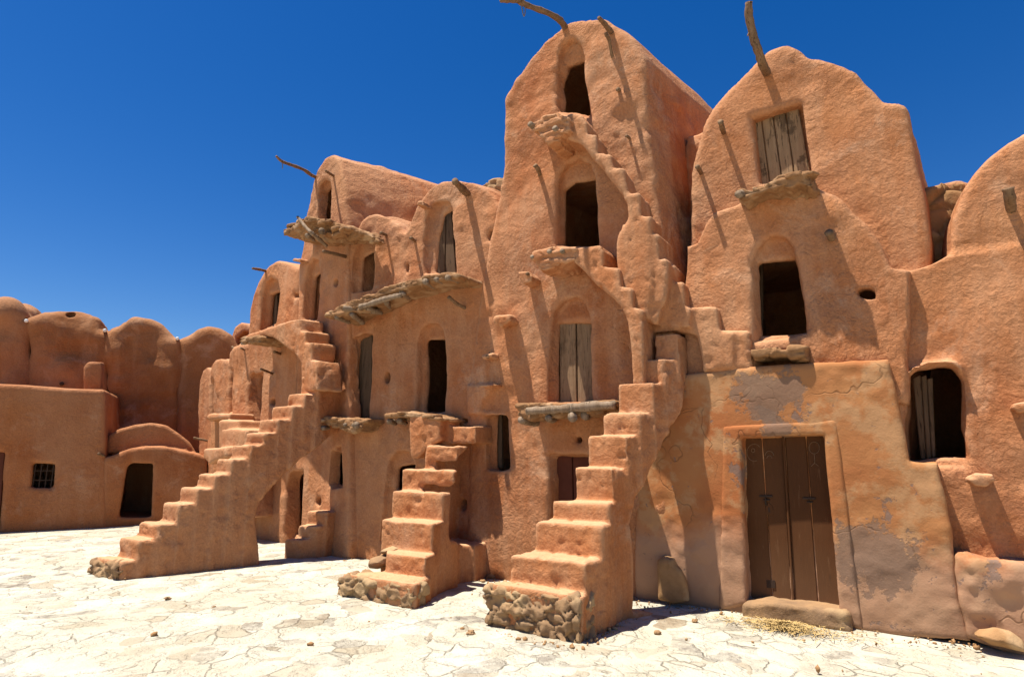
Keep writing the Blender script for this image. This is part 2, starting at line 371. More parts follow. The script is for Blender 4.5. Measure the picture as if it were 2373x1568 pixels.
# ------------------------------------------------------------------ ground
def ground():
    xs = np.concatenate([[-900, -200, -60], np.linspace(-22, 14, 181), [60, 200, 900]]); ys = np.concatenate([[-900, -150, -30], np.linspace(-4, 24, 141), [80, 250, 900]])
    X, Y = np.meshgrid(xs, ys, indexing='ij'); p = np.stack([X.ravel(), Y.ravel(), 0*X.ravel()], -1)
    p[:, 2] = fbm(p, ((2.6, .03), (.8, .013), (.33, .008)))-.006
    p[:, 2] *= (np.abs(p[:, 0]) < 25)
    n, m = X.shape; i = np.arange(n*m).reshape(n, m); Q = np.stack([i[:-1, :-1], i[1:, :-1], i[1:, 1:], i[:-1, 1:]], -1).reshape(-1, 4)
    put('ground', finish(p, Q), M['paving'], kind='structure', loc=(0, 0, 0))
ground()

# ------------------------------------------------------------------ builders
def block(name, label, cat, fr, shapes, n_back, h, doors=(), holes=(), skew=0., mat='adobe', extra=None, noise=ADOBE_N, group=None, r=.05, base=None, zpad=.2):
    """shapes = (photo outline, front n[, back n]); doors = (outer, recess, inner, room?)"""
    P = [(poly(fr, s[0], s[1]), s[1], s[2] if len(s) > 2 else n_back) for s in shapes]
    allp = np.array([q for p, _, _ in P for q in p]); nf = max(p[1] for p in P)
    v = Vol(fr, (allp[:, 0].min()-.2, n_back-.15, max(allp[:, 1].min(), -.2)-.1), (allp[:, 0].max()+.2, nf+.25, allp[:, 1].max()+zpad), h, skew)
    for p, nf_, nb in P: v.front(p, nb, nf_, '+', .06, r)
    n0 = P[0][1]; solid = v.D.copy()
    for d in doors:
        outer, rec, inner = d[:3]; rec *= (.6 if inner and fr is F else .85); n0 = d[4] if len(d) > 4 else P[0][1]
        if outer: v.front(poly(fr, outer, n0), n0-rec, n0+1, '-', .05, .02)
        if inner:
            q = np.array(poly(fr, inner, n0-rec)); deep = d[3] if len(d) > 3 and d[3] is not None else 2.6
            v.front([tuple(x) for x in q], n0-rec-min(deep, .2 if deep > .5 else .5), n0+1, '-', .03, .01)
            if deep > .5:
                a0, a1, z0, z1 = q[:, 0].min()-.8, q[:, 0].max()+.7, q[:, 1].min()-.02, q[:, 1].max()+.25
                a0 = max(a0, allp[:, 0].min()+.25); a1 = min(a1, allp[:, 0].max()-.25)
                w = Vol.__new__(Vol); w.__dict__.update(v.__dict__); w.D = np.full(v.D.shape, 9., np.float32)
                w.front([(a0, z0), (a1, z0), (a1, z1), (a0, z1)], n0-rec-deep, n0-rec-.1, '+', 0, .02)
                v._join(np.maximum(w.D, solid+.17), '-', .03)
    for hp, dep, n0 in holes: v.front(poly(fr, hp, n0), n0-dep, n0+1, '-', .03, .01)
    if extra: extra(v)
    if base is None:
        base = fr.world((allp[:, 0].min()+allp[:, 0].max())/2, P[0][1], 0)
    t = thing(name, label, cat, base, group)
    put('wall', v.mesh(noise), M[mat], t)
    return t
def planks(fr, parent, pxs, n, th=.05, name='wooden_door', mat='wood', label=None, gap=.006):
    """a door leaf of upright boards; pxs = (top-left, top-right, bottom-left, bottom-right) of each board in the photo"""
    its = []
    for k, (tl, tr, bl, br) in enumerate(pxs):
        q = poly(fr, [bl, br, tr, tl], n); q[0] = (q[0][0]+gap, q[0][1]); q[3] = (q[3][0]+gap, q[3][1]); its.append((q, n-th, n-.004*(k % 2)))
    return put(name, prisms(fr, its, .008), M[mat], parent, label)
def rect(x, y, w, h_, k=.35):
    return [(x-w, y+h_*k), (x-w*.7, y-h_*.8), (x+w*.2, y-h_), (x+w, y-h_*.5), (x+w*.9, y+h_*.6), (x+w*.1, y+h_), (x-w*.6, y+h_*.9)]
def stair(name, label, fr, n_, R, Lp, h=.03, extra=None, group=None, zlow=-.1, noise=STEP_N, back=-.12, r=.02):
    S = []
    for (rx, ry), (lx, ly), n in zip(R, Lp, n_):
        nr, nl = n if isinstance(n, tuple) else (n, n)
        a, z = at(fr, rx, ry, nr); b, _ = at(fr, lx, ly, nl); S.append((a, b, nr, nl, z))
    aa = [s[0] for s in S]+[s[1] for s in S]; nn_ = [s[2] for s in S]+[s[3] for s in S]
    v = Vol(fr, (min(aa)-.3, back-.2, -.25), (max(aa)+.3, max(nn_)+.25, max(s[4] for s in S)+.25), h)
    for i, (a, b, nr, nl, z) in enumerate(S):
        if i+1 < len(S): a2, b2, n2, m2, _ = S[i+1]; p = [(b, nl), (a, nr), (a2, n2+(n2-nr)*.5), (b2, m2+(m2-nl)*.5)]
        else: p = [(b, nl), (a, nr), (a, back), (b, back)]
        v.plan(p, zlow, z, '+', .03, r)
    if extra: extra(v, S)
    c = fr.world((S[0][0]+S[0][1])/2, S[0][2], 0)
    t = thing(name, label, 'staircase', c, group)
    put('flight', v.mesh(noise, chips), M['adobe_stair'], t)
    return t, S
def ledge(label, fr, shape, n1, nb=-.06, logs=(), parent=None, mat='slab', h=.018, group='stone and branch ledges under the doorways', noise=STONE_N, name='stone_ledge', adobe_=None, tilt=0, cat='ledge', top=None):
    P = poly(fr, shape, n1); q = np.array(P)
    v = Vol(fr, (q[:, 0].min()-.12, nb-.08, q[:, 1].min()-.12), (q[:, 0].max()+.12, n1+.12, q[:, 1].max()+.12), h)
    v.front(P, nb, n1, '+', 0, .03)
    if tilt: v.side([(n1+.2, q[:, 1].min()-.3), (n1+.2, q[:, 1].max()-tilt), (n1-.02, q[:, 1].max()-tilt), (.02, q[:, 1].min()-.02), (.02, q[:, 1].min()-.3)], -99, 99, '-', .03, .01)
    def fn(co, nv):
        s = co*np.array([2.1, 2.1, 15])+fbm(co, ((.3, .35),))[:, None]; f1, f2, i = worley(s, 4); return -.022*np.clip(1-(f2-f1)/.10, 0, 1)+.035*(i-.5)
    t = thing(name, label, cat, fr.world(q[:, 0].mean(), 0, q[:, 1].min()), group)
    put('slab', v.mesh(noise, fn), M[mat], t)
    for k, (x0, y0, m0, x1, y1, m1, r_) in enumerate(logs):
        put('branch', tube([pt(fr, x0, y0, m0), (pt(fr, x0, y0, m0)+pt(fr, x1, y1, m1))/2+np.random.uniform(-.012, .012, 3), pt(fr, x1, y1, m1)], (r_, r_*.85), 9, .16, k+5), M['log'], t)
    return t
def flats(t, fr, line, n, count, seed, size=.17, dep=.3, thick=.045):
    """flat stones laid along the front edge of a ledge; line = photo points of its top edge"""
    rs = np.random.RandomState(seed); L_ = np.array([at(fr, x, y, n) for x, y in line]); seg = np.r_[0, np.cumsum(np.linalg.norm(np.diff(L_, axis=0), axis=1))]
    for k in range(count):
        q = seg[-1]*(k+.5+rs.uniform(-.2, .2))/count; a = np.interp(q, seg, L_[:, 0]); z = np.interp(q, seg, L_[:, 1])-rs.uniform(0, .03)
        w = size*rs.uniform(.65, 1.25); d = dep*rs.uniform(.7, 1.1); n1 = n+rs.uniform(-.01, .07); th = thick*rs.uniform(.7, 1.3); m = 6
        P = [(a+w*math.cos(f+rs.uniform(-.3, .3))*rs.uniform(.8, 1.15), n1-d/2+d*.55*math.sin(f)*rs.uniform(.8, 1.1)) for f in np.arange(m)*2*math.pi/m]
        v = Vol(fr, (min(p[0] for p in P)-.05, min(p[1] for p in P)-.05, z-th-.05), (max(p[0] for p in P)+.05, max(p[1] for p in P)+.05, z+.06), .014)
        v.plan(P, z-th, z+.006, '+', 0, .01); put('flat_stone', v.mesh(((.12, .012), (.05, .006), (.02, .003))), M['slab'], t)
def pole(label, fr, pts, r, name='wooden_pole', group='wooden poles jutting from the walls', twig=None, rope=None, seed=1):
    W = [pt(fr, x, y, n) for x, y, n in pts]
    t = put(name, tube(W, r, 9, .14, seed), M['pole'], None, label, 'pole', group, loc=W[0])
    for k, (tw, tr) in enumerate(twig or ()):
        put('twig', tube([pt(fr, x, y, n) for x, y, n in tw], tr, 7, .15, seed+9+k), M['pole'], t)
    if rope: put('rope', tube([pt(fr, x, y, n) for x, y, n in rope], (.008, .008), 6, .05, 3), M['rope'], t)
    return t
def peg(parent, fr, shape, n0, n1, mat='adobe_stair', name='stone_peg'):
    P = poly(fr, shape, n1); q = np.array(P)
    v = Vol(fr, (q[:, 0].min()-.1, n0-.06, q[:, 1].min()-.1), (q[:, 0].max()+.1, n1+.1, q[:, 1].max()+.1), .016)
    v.front(P, n0-.05, n1, '+', 0, .02); put(name, v.mesh(STONE_N), M[mat], parent)
def stub(parent, fr, pts, r=.03, seed=3):
    put('wooden_peg', tube([pt(fr, x, y, n) for x, y, n in pts], (r, r*.85), 8, .14, seed), M['pole'], parent)

# ------------------------------------------------------------------ the tallest tower
def tower_extra(v):
    v.front(poly(F, [(1085, 890), (1150, 888), (1148, 905), (1120, 940), (1122, 955), (1175, 955), (1175, 962), (1085, 962)], .0), -.1, .06, '+', .04, .03)
GR = 'granary houses along the courtyard'
tower = block('granary_tower', 'tallest granary tower, its dark doorways stacked above each other', 'granary', F,
    [([(1080, 1345), (1085, 900), (1110, 700), (1150, 480), (1165, 400), (1170, 228), (1182, 208), (1215, 148), (1250, 105), (1300, 63), (1330, 51), (1400, 48), (1440, 72), (1468, 100), (1490, 137), (1500, 300), (1520, 460), (1545, 620), (1565, 880), (1560, 1000), (1540, 1420)], -.0)],
    -4.2, .042, skew=.2, group=GR, r=.05,
    doors=[([(1290, 262), (1288, 180), (1291, 128), (1300, 103), (1320, 89), (1338, 88), (1351, 98), (1358, 150), (1367, 272)], .22, [(1299, 262), (1299, 205), (1308, 153), (1345, 140), (1357, 143), (1368, 272)]),
           ([(1285, 572), (1287, 430), (1294, 402), (1312, 378), (1340, 364), (1368, 378), (1379, 412), (1385, 572)], .2, [(1295, 572), (1300, 440), (1325, 422), (1378, 416), (1386, 572)]),
           ([(1268, 932), (1272, 780), (1282, 720), (1305, 694), (1332, 686), (1355, 698), (1370, 740), (1376, 932)], .2, [(1286, 932), (1288, 749), (1368, 744), (1375, 932)]),
           ([(1272, 1215), (1270, 1052), (1368, 1052), (1375, 1215)], .22, [(1284, 1215), (1281, 1058), (1368, 1058), (1375, 1215)], .2),
           ([(1126, 1085), (1124, 965), (1172, 958), (1176, 1085)], .22, [(1149, 1083), (1147, 960), (1174, 955), (1176, 1085)])],
    holes=[(rect(1340, 1018, 9, 9), .35, 0.), (rect(1454, 808, 4, 16), .3, 0.)], extra=tower_extra)
planks(F, tower, [((1296, 748), (1333, 745), (1297, 934), (1336, 934)), ((1335, 746), (1370, 743), (1338, 934), (1376, 934))], -.17)
planks(F, tower, [((1281, 1056), (1325, 1056), (1284, 1216), (1328, 1216)), ((1326, 1056), (1370, 1056), (1329, 1216), (1375, 1216))], -.2, mat='redwood', label='dark red painted door')
planks(F, tower, [((1150, 962), (1162, 960), (1151, 1084), (1163, 1084))], -.22, mat='shaded_wood')
peg(tower, F, [(1203, 646), (1200, 630), (1224, 628), (1233, 640), (1230, 652), (1212, 660)], 0, .26)
peg(tower, F, [(1145, 745), (1148, 735), (1178, 731), (1181, 741), (1160, 756)], 0, .24)
peg(tower, F, [(1113, 822), (1138, 818), (1140, 828), (1118, 830)], 0, .2)
peg(tower, F, [(1108, 892), (1146, 887), (1144, 896), (1112, 898)], 0, .22)
stub(tower, F, [(1240, 383, .2), (1247, 392, .12), (1252, 408, -.04)], .035)
stub(tower, F, [(1130, 826, .2), (1135, 822, .08), (1137, 826, -.04)], .03)
stub(tower, F, [(1452, 315, .14), (1462, 322, -.04)], .022); stub(tower, F, [(1432, 207, .10), (1440, 212, -.04)], .03)
stub(tower, F, [(1222, 634, .3), (1232, 639, -.04)], .026)
pole('long bent pole with a rope loop jutting from the tallest tower top', F, [(1160, 2, 1.25), (1195, 1, 1.05), (1222, 13, .85), (1268, 30, .5), (1298, 48, .2), (1314, 72, -.1)], (.028, .04, .04, .042, .045, .05),
     rope=[(1208, 6, .95), (1210, 22, .95), (1214, 38, .95), (1217, 28, .93), (1216, 9, .9)], twig=[([(1195, 1, 1.05), (1180, -3, 1.1), (1168, -6, 1.12)], (.025, .012))])
pole('short forked stick hanging near the top right of the tallest tower', F, [(1388, 42, .42), (1400, 55, .26), (1413, 71, .1), (1419, 78, -.05)], (.03, .034, .036, .036),
     twig=[([(1403, 76, .24), (1411, 92, .18), (1416, 115, .10), (1420, 140, .02)], (.026, .022)), ([(1411, 92, .18), (1408, 82, .25)], (.02, .014))], seed=5)

# ------------------------------------------------------------------ middle granary: two vaults over one wall
pair = block('granary_house', 'granary house with two vaults between the tallest tower and the left stair', 'granary', F,
    [([(783, 1305), (786, 900), (795, 640), (809, 556), (821, 533), (833, 511), (849, 497), (870, 493), (890, 496), (906, 508), (923, 523), (939, 540), (944, 516), (959, 482), (975, 453), (996, 430), (1020, 416), (1057, 411), (1085, 416), (1106, 423), (1126, 435), (1139, 453), (1154, 474), (1150, 520), (1122, 700), (1104, 900), (1100, 1350)], -.02)],
    -4.0, .042, skew=.25, group=GR, r=.07,
    doors=[([(980, 634), (979, 560), (987, 500), (1000, 474), (1020, 465), (1036, 469), (1042, 488), (1052, 575), (1054, 634)], .2, [(1003, 634), (1011, 550), (1024, 496), (1041, 487), (1054, 634)]),
           ([(811, 676), (816, 595), (824, 570), (840, 552), (856, 550), (863, 566), (862, 588), (857, 668)], .2, [(831, 674), (836, 597), (864, 584), (858, 668)]),
           ([(962, 956), (966, 790), (974, 764), (991, 751), (1010, 752), (1022, 765), (1027, 790), (1033, 876), (1029, 956)], .18, [(979, 953), (983, 791), (1026, 787), (1033, 876), (1028, 955)]),
           ([(805, 978), (809, 860), (814, 784), (858, 774), (853, 976)], .2, [(818, 975), (822, 860), (828, 790), (858, 776), (852, 975)]),
           ([(878, 1258), (889, 1130), (899, 1065), (918, 1046), (945, 1047), (958, 1076), (960, 1250)], .22, [(912, 1135), (916, 1082), (955, 1078), (955, 1135)])],
    holes=[(rect(1139, 548, 13, 15), .3, -.02), (rect(942, 622, 4, 13), .3, -.02), (rect(894, 875, 6, 12), .3, -.02), (rect(1070, 1170, 9, 16), .3, -.02), (rect(1073, 975, 8, 4), .2, -.02)])
planks(F, pair, [((1018, 500), (1032, 492), (1010, 636), (1030, 636)), ((1033, 492), (1045, 488), (1031, 636), (1056, 636))], -.19, mat='shaded_wood')
planks(F, pair, [((820, 788), (838, 781), (814, 980), (834, 980)), ((838, 781), (862, 773), (834, 980), (858, 980))], -.2, mat='shaded_wood')  # door inside, its boards added right across the opening to make it read black
planks(F, pair, [((836, 596), (845, 592), (833, 674), (842, 674))], -.24, mat='shaded_wood')
for s in ([(883, 539, .14), (896, 545, -.06)], [(952, 551, .14), (963, 559, -.06)], [(1040, 688, .28), (1058, 703, .12), (1082, 716, -.06)]): stub(pair, F, s, .03)
peg(pair, F, [(964, 474), (966, 466), (980, 466), (981, 476)], -.02, .16)
pole('thick stub of beam jutting from the vault left of the tallest tower', F, [(1054, 420, .42), (1064, 430, .26), (1078, 444, .06), (1086, 450, -.1)], (.05, .055, .06, .06), seed=8)
pole('thin straight stick beside the left vault of the double granary house', F, [(748, 582, .55), (775, 588, .3), (806, 596, -.08)], (.028, .03, .03), seed=11)
# rubble left open between the pair and the tower
v = Vol(F, (-5.1, -1.6, 4.4), (-4.0, -.4, 6.3), .035); v.front(poly(F, [(1100, 480), (1112, 425), (1135, 412), (1160, 405), (1185, 405), (1185, 520)], -.5), -1.4, -.5, '+', 0, .05)
def cob(s=5., gap=.12, amp=.05, rnd=.05, sd=2):
    def fn(co, nv):
        f1, f2, i = worley(co*np.array([s, s, s*1.25]), sd); return -amp*np.clip(1-(f2-f1)/gap, 0, 1)+rnd*(i-.5)
    return fn
put('rubble_patch', v.mesh(STONE_N, cob()), M['rubble'], pair, 'bare rubble patch where the plaster has gone')

# ------------------------------------------------------------------ upper left granary, its neighbour and the low row, on the turned wall
def upper_extra(v):                                        # keeps the neighbour's rooms open where the turned bodies cross
    q = [G.local(F.world(a, n, 0)[:2]) for a, n in ((-7.42, -.16), (-4, -.16), (-4, -4.5), (-7.42, -4.5))]; v.plan([(float(a), float(n)) for a, n in q], -1, 5.35, '-', .03, .01)
upper = block('granary_house', 'tall narrow granary with a long vault above the left stair', 'granary', G,
    [([(806, 1310), (806, 560), (797, 430), (790, 388), (783, 364), (770, 355), (753, 366), (736, 392), (722, 425), (708, 490), (700, 560), (692, 620), (690, 760), (668, 1290)], 0.)],
    -5.2, .042, skew=.12, group=GR, r=.07, extra=upper_extra,
    doors=[([(737, 514), (735, 450), (740, 428), (751, 417), (763, 421), (766, 436), (762, 520)], .16, [(750, 514), (752, 447), (766, 433), (762, 520)]),
           ([(699, 740), (704, 645), (712, 613), (725, 597), (735, 601), (739, 633), (731, 740)], .18, [(718, 740), (724, 642), (738, 633), (731, 740)]),
           ([(764, 1130), (767, 1065), (777, 1037), (789, 1034), (790, 1125)], .18, [(778, 1120), (783, 1050), (790, 1040), (789, 1122)]),
           ([(655, 1268), (660, 1130), (667, 1098), (701, 1088), (694, 1250)], .25, [(680, 1240), (688, 1112), (702, 1090), (695, 1240)])],
    holes=[(rect(774, 654, 5, 7), .3, 0.), (rect(737, 1162, 7, 10), .3, 0.)])
nb = block('granary_house', 'lower granary at the far left of the stacked row, a stick out of its vault', 'granary', G,
    [([(568, 1262), (572, 900), (578, 769), (582, 714), (592, 682), (605, 648), (614, 624), (624, 611), (640, 602), (660, 605), (677, 612), (691, 622), (689, 760), (672, 1290)], -.03)],
    -4., .045, skew=.12, group=GR, r=.07,
    doors=[([(599, 768), (606, 682), (613, 655), (626, 644), (642, 652), (648, 675), (640, 750)], .18, [(619, 760), (625, 682), (648, 675), (641, 752)]),
           ([(571, 985), (576, 871), (606, 863), (602, 985)], .22, [(593, 985), (598, 869), (607, 864), (602, 985)]),
           ([(655, 1268), (660, 1130), (667, 1098), (701, 1088), (694, 1250)], .25, [(680, 1240), (688, 1112), (702, 1090), (695, 1240)])],
    holes=[(rect(685, 684, 4, 9), .3, -.03), (rect(629, 932, 6, 8), .3, -.03)])
planks(G, nb, [((627, 680), (641, 676), (624, 760), (640, 756))], -.3, mat='shaded_wood')
stub(nb, G, [(605, 855, .3), (618, 860, .14), (632, 866, -.06)], .025); stub(nb, G, [(636, 815, .2), (650, 820, -.05)], .03)
peg(nb, G, [(676, 604), (680, 598), (694, 599), (694, 607)], -.03, .16)
low = block('granary_house', 'low far granary of three small rounded vaults behind the left stair', 'granary', G,
    [([(456, 1070), (459, 930), (463, 882), (470, 857), (479, 849), (488, 856), (489, 1260)], -.12), ([(488, 1250), (490, 846), (501, 833), (521, 832), (531, 838), (531, 1260)], -.06), ([(529, 1260), (530, 836), (535, 815), (543, 806), (556, 800), (570, 798), (573, 850), (568, 1265)], 0.)],
    -3., .045, skew=.1, group=GR, r=.05,
    doors=[([(486, 962), (488, 905), (492, 880), (497, 878), (496, 960)], .2, None, None, -.06), ([(522, 960), (524, 880), (531, 856), (541, 856), (539, 956)], .25, None, None, 0.)])
stub(low, G, [(538, 803, .0), (548, 811, .0), (556, 815, -.05)], .022)
stub(low, G, [(558, 806, .14), (573, 814, -.06)], .025)
far = block('vault_end', 'small broken vault end on the skyline at the far left of the stacked row', 'granary', G,
    [([(534, 830), (537, 775), (543, 757), (556, 746), (572, 747), (590, 756), (590, 830)], -1.6)], -3.2, .05, group=GR, r=.08, doors=[([(541, 815), (546, 782), (562, 768), (575, 770), (575, 815)], .5, None)])
pole('long thin crooked stick with a dangling strip above the upper left granary', G, [(640, 362, 1.1), (655, 375, .95), (680, 384, .65), (705, 394, .35), (722, 406, .12), (738, 413, -.1)], (.024, .026, .03, .032, .034, .034), seed=21,
     rope=[(653, 374, .97), (655, 386, .97), (654, 391, .97)])
pole('short thin stick beside the top doorway of the upper left granary', G, [(755, 396, .3), (764, 402, .15), (776, 409, -.06)], (.024, .026, .026), seed=22)
pole('single stick sticking left from the lower left granary vault', G, [(586, 622, .5), (600, 624, .28), (617, 628, -.06)], (.026, .028, .028), seed=23)
lt = ledge('thick stone ledge with a forked branch under the highest left doorway', G, [(656, 545), (654, 532), (672, 522), (690, 508), (705, 501), (735, 505), (770, 515), (800, 530), (806, 541), (795, 545), (765, 540), (742, 546), (720, 550), (680, 552)], .62, -.1,
      [(690, 503, .66, 722, 540, .66, .03), (722, 540, .66, 757, 570, .3, .035), (712, 545, .66, 740, 560, .1, .05), (745, 535, .7, 760, 548, .2, .05)], h=.022, tilt=.16)
flats(lt, G, [(662, 528), (690, 508), (735, 507), (800, 532)], .58, 7, 13, .2); flats(lt, G, [(690, 525), (790, 540)], .5, 4, 14, .18)

# ------------------------------------------------------------------ gabled granary, right
gable = block('granary_house', 'broad granary with a closed wooden door under its peaked vault', 'granary', F,
    [([(1588, 900), (1586, 569), (1612, 560), (1632, 510), (1650, 490), (1708, 474), (1745, 452), (1890, 441), (1926, 453), (1964, 482), (2008, 521), (2036, 560), (2053, 593), (2066, 616), (2112, 618), (2112, 740), (2096, 900), (2096, 1300), (1588, 1300)], -.1),
     ([(1592, 700), (1597, 400), (1611, 344), (1629, 288), (1647, 255), (1680, 212), (1708, 184), (1741, 151), (1766, 126), (1797, 110), (1813, 105), (1841, 116), (1863, 133), (1897, 141), (1946, 157), (1974, 166), (1996, 191), (2013, 212), (2035, 238), (2050, 240), (2076, 243), (2090, 252), (2098, 288), (2112, 355), (2121, 399), (2133, 445), (2150, 560), (2160, 700)], -.36),
     ([(1560, 700), (1575, 318), (1625, 305), (1670, 330), (1670, 700)], -.95)],
    -4.0, .04, skew=.1, group=GR, r=.06,
    doors=[([(1730, 274), (1846, 240), (1862, 333), (1876, 410), (1752, 428)], .24, None, None, -.36),
           ([(1640, 1500), (1640, 930), (2090, 930), (2090, 1500)], .5, None, None, -.1),
           ([(1741, 800), (1739, 612), (1749, 577), (1768, 555), (1791, 546), (1819, 551), (1836, 570), (1846, 600), (1875, 778)], .2, [(1750, 788), (1750, 611), (1791, 603), (1842, 595), (1874, 778)], None, -.1),
           ([(1744, 852), (1742, 820), (1872, 812), (1876, 852)], .5, None, None, -.1)],
    holes=[([(1981, 672), (1992, 668), (2018, 670), (2024, 690), (2000, 691), (1988, 684)], .35, -.1)])
planks(F, gable, [((1736, 286), (1763, 276), (1756, 432), (1783, 430)), ((1764, 276), (1790, 268), (1784, 430), (1812, 426)), ((1791, 268), (1819, 260), (1813, 426), (1842, 422)), ((1820, 260), (1850, 250), (1843, 422), (1880, 414))], -.51, mat='rotten_wood')
planks(F, gable, [((1752, 612), (1768, 608), (1752, 790), (1768, 788))], -.75, mat='shaded_wood')
for s, r_ in (([(1670, 282, .12), (1674, 298, -.06), (1679, 314, -.6)], .035), ([(1616, 386, .1), (1621, 394, -.06), (1627, 406, -.6)], .03), ([(1921, 538, .06), (1926, 549, -.03), (1929, 558, -.2)], .045)): stub(gable, F, s, r_)
pole('rough upright pole leaning out of the peaked granary', F, [(1735, 6, .36), (1736, 40, .31), (1746, 85, .23), (1757, 118, .16), (1770, 155, -.05), (1782, 178, -.6)], (.045, .05, .052, .048, .052, .055), seed=31,
     twig=[([(1742, 70, .25), (1735, 78, .28), (1732, 84, .3)], (.012, .006)), ([(1748, 72, .22), (1754, 80, .25)], (.012, .006)), ([(1738, 30, .32), (1732, 40, .33)], (.014, .006))])
lt = ledge('stone ledge with ragged edge under the closed wooden door', F, [(1706, 448), (1707, 434), (1722, 429), (1738, 436), (1770, 426), (1800, 414), (1806, 401), (1850, 398), (1876, 396), (1886, 412), (1884, 436), (1868, 432), (1850, 426), (1835, 436), (1810, 434), (1800, 442), (1780, 440), (1745, 452), (1722, 466)], .28, -.5, [(1712, 450, .36, 1735, 452, -.15, .05)])
flats(lt, F, [(1745, 434), (1800, 418)], .26, 3, 15, .13); flats(lt, F, [(1808, 401), (1880, 398)], .27, 3, 16, .13)
ledge('two flat stones bridging the gap under the large dark doorway', F, [(1735, 822), (1736, 808), (1803, 801), (1806, 812), (1824, 812), (1826, 800), (1868, 802), (1868, 830), (1828, 832), (1822, 824), (1804, 824), (1746, 832)], .1, -.3, [])

# ------------------------------------------------------------------ plastered storehouse with the double door
def store_extra(v):
    v.front(poly(F, [(1735, 800), (1872, 775), (1878, 795), (1740, 812)], 0), -.4, -.02, '+', .02, .02)
store = block('plastered_storehouse', 'plastered storehouse front with a large brown double door', 'storehouse', F,
    [([(1470, 1425), (1475, 1100), (1500, 950), (1560, 872), (1618, 864), (1700, 854), (1880, 842), (2058, 830), (2064, 840), (2086, 955), (2108, 1070), (2174, 1072), (2196, 1180), (2216, 1304), (2228, 1400), (2256, 1490)], .03)],
    -.9, .03, mat='plaster', r=.03, noise=((1.3, .012), (.42, .010), (.17, .007), (.07, .004)),
    doors=[([(1716, 1012), (1909, 1007), (1928, 1200), (1946, 1420), (1732, 1395)], .22, None)])
fo = poly(F, [(1664, 1416), (1672, 1180), (1675, 988), (1938, 971), (1965, 1180), (2000, 1462), (1946, 1440), (1926, 1200), (1909, 1007), (1716, 1013), (1722, 1180), (1730, 1400)], .05)
v = Vol(F, (-2, -.3, -.3), (.6, .2, 2.4), .022); v.front(fo, -.1, .05, '+', 0, .015)
put('door_frame', v.mesh(((.5, .008), (.15, .006), (.06, .003))), M['plaster'], store)
v = Vol(F, (-2, -.3, -.3), (.6, .6, .4), .02); v.front(poly(F, [(1720, 1442), (1722, 1400), (1775, 1396), (1880, 1406), (1962, 1424), (1968, 1462)], .16), -.2, .16, '+', 0, .03)
put('doorstep', v.mesh(STONE_N), M['rubble'], store)
dn = -.14
leaf1 = planks(F, store, [((1714, 1012), (1764, 1010), (1731, 1400), (1791, 1402)), ((1764, 1010), (1813, 1009), (1791, 1402), (1836, 1406))], dn, .05, 'door_leaf', 'paint', gap=.008)
leaf2 = planks(F, store, [((1817, 1009), (1866, 1008), (1840, 1406), (1897, 1410)), ((1866, 1008), (1912, 1006), (1897, 1410), (1950, 1416))], dn, .05, 'door_leaf', 'paint', gap=.008)
put('cover_strip', prisms(F, [(poly(F, [(1836, 1404), (1841, 1404), (1817, 1010), (1812, 1010)], dn+.02), dn-.01, dn+.022)], .004), M['paint'], leaf1)
def hasp(x, y, leaf, key):
    its = [(poly(F, [(x-14, y+4), (x+16, y+5), (x+16, y), (x-14, y-1)], dn), dn-.01, dn+.012), (poly(F, [(x-4, y+12), (x+10, y+12), (x+10, y+9), (x-4, y+9)], dn), dn-.01, dn+.02)]
    if key: its.append((poly(F, [(x-1, y+22), (x+2, y+22), (x+2, y+5), (x-1, y+5)], dn), dn-.01, dn+.018))
    put('hasp', prisms(F, its, .003), M['iron'], leaf)
hasp(1774, 1147, leaf1, True); hasp(1874, 1152, leaf2, False)
kp = [(1772+12*math.cos(q), 1180+12*math.sin(q)*1.2) for q in np.linspace(0, 2*math.pi, 10)[:-1]]
put('lock_plate', prisms(F, [(poly(F, [(1774, 1192), (1793, 1193), (1790, 1172), (1782, 1164), (1775, 1172)], dn), dn-.01, dn+.004)], .002), M['paint'], leaf1)
put('keyhole', prisms(F, [(poly(F, [(1781, 1186), (1785, 1186), (1784, 1177), (1782, 1174), (1780, 1177)], dn), dn-.01, dn+.006)], 0), M['iron'], leaf1)
put('cat_hole', prisms(F, [(poly(F, [(1777, 1361), (1797, 1362), (1796, 1344), (1776, 1343)], dn), dn-.02, dn+.003)], 0), M['iron'], leaf1, 'square black hole at the foot of the door')
def chalk(leaf, pts): put('chalk_mark', tube([pt(F, x, y, dn+.001) for x, y in pts], (.0028, .0028), 5, .2, 4, 3), M['chalk'], leaf)
ring = lambda x, y, r_, q0=0, q1=6.3: [(x+r_*math.cos(q), y+r_*1.15*math.sin(q)) for q in np.linspace(q0, q1, 14)]
chalk(leaf2, ring(1887, 1037, 12)); chalk(leaf2, [(1887, 1051), (1888, 1064), (1888, 1073)]); chalk(leaf2, [(1880, 1080), (1888, 1073), (1897, 1080)])
chalk(leaf1, ring(1748, 1048, 17, 1.2, 5.6)); chalk(leaf1, ring(1745, 1043, 4)); chalk(leaf1, ring(1783, 1056, 10, 3.2, 6.2)); chalk(leaf1, ring(1783, 1062, 6, 3.2, 6.2))

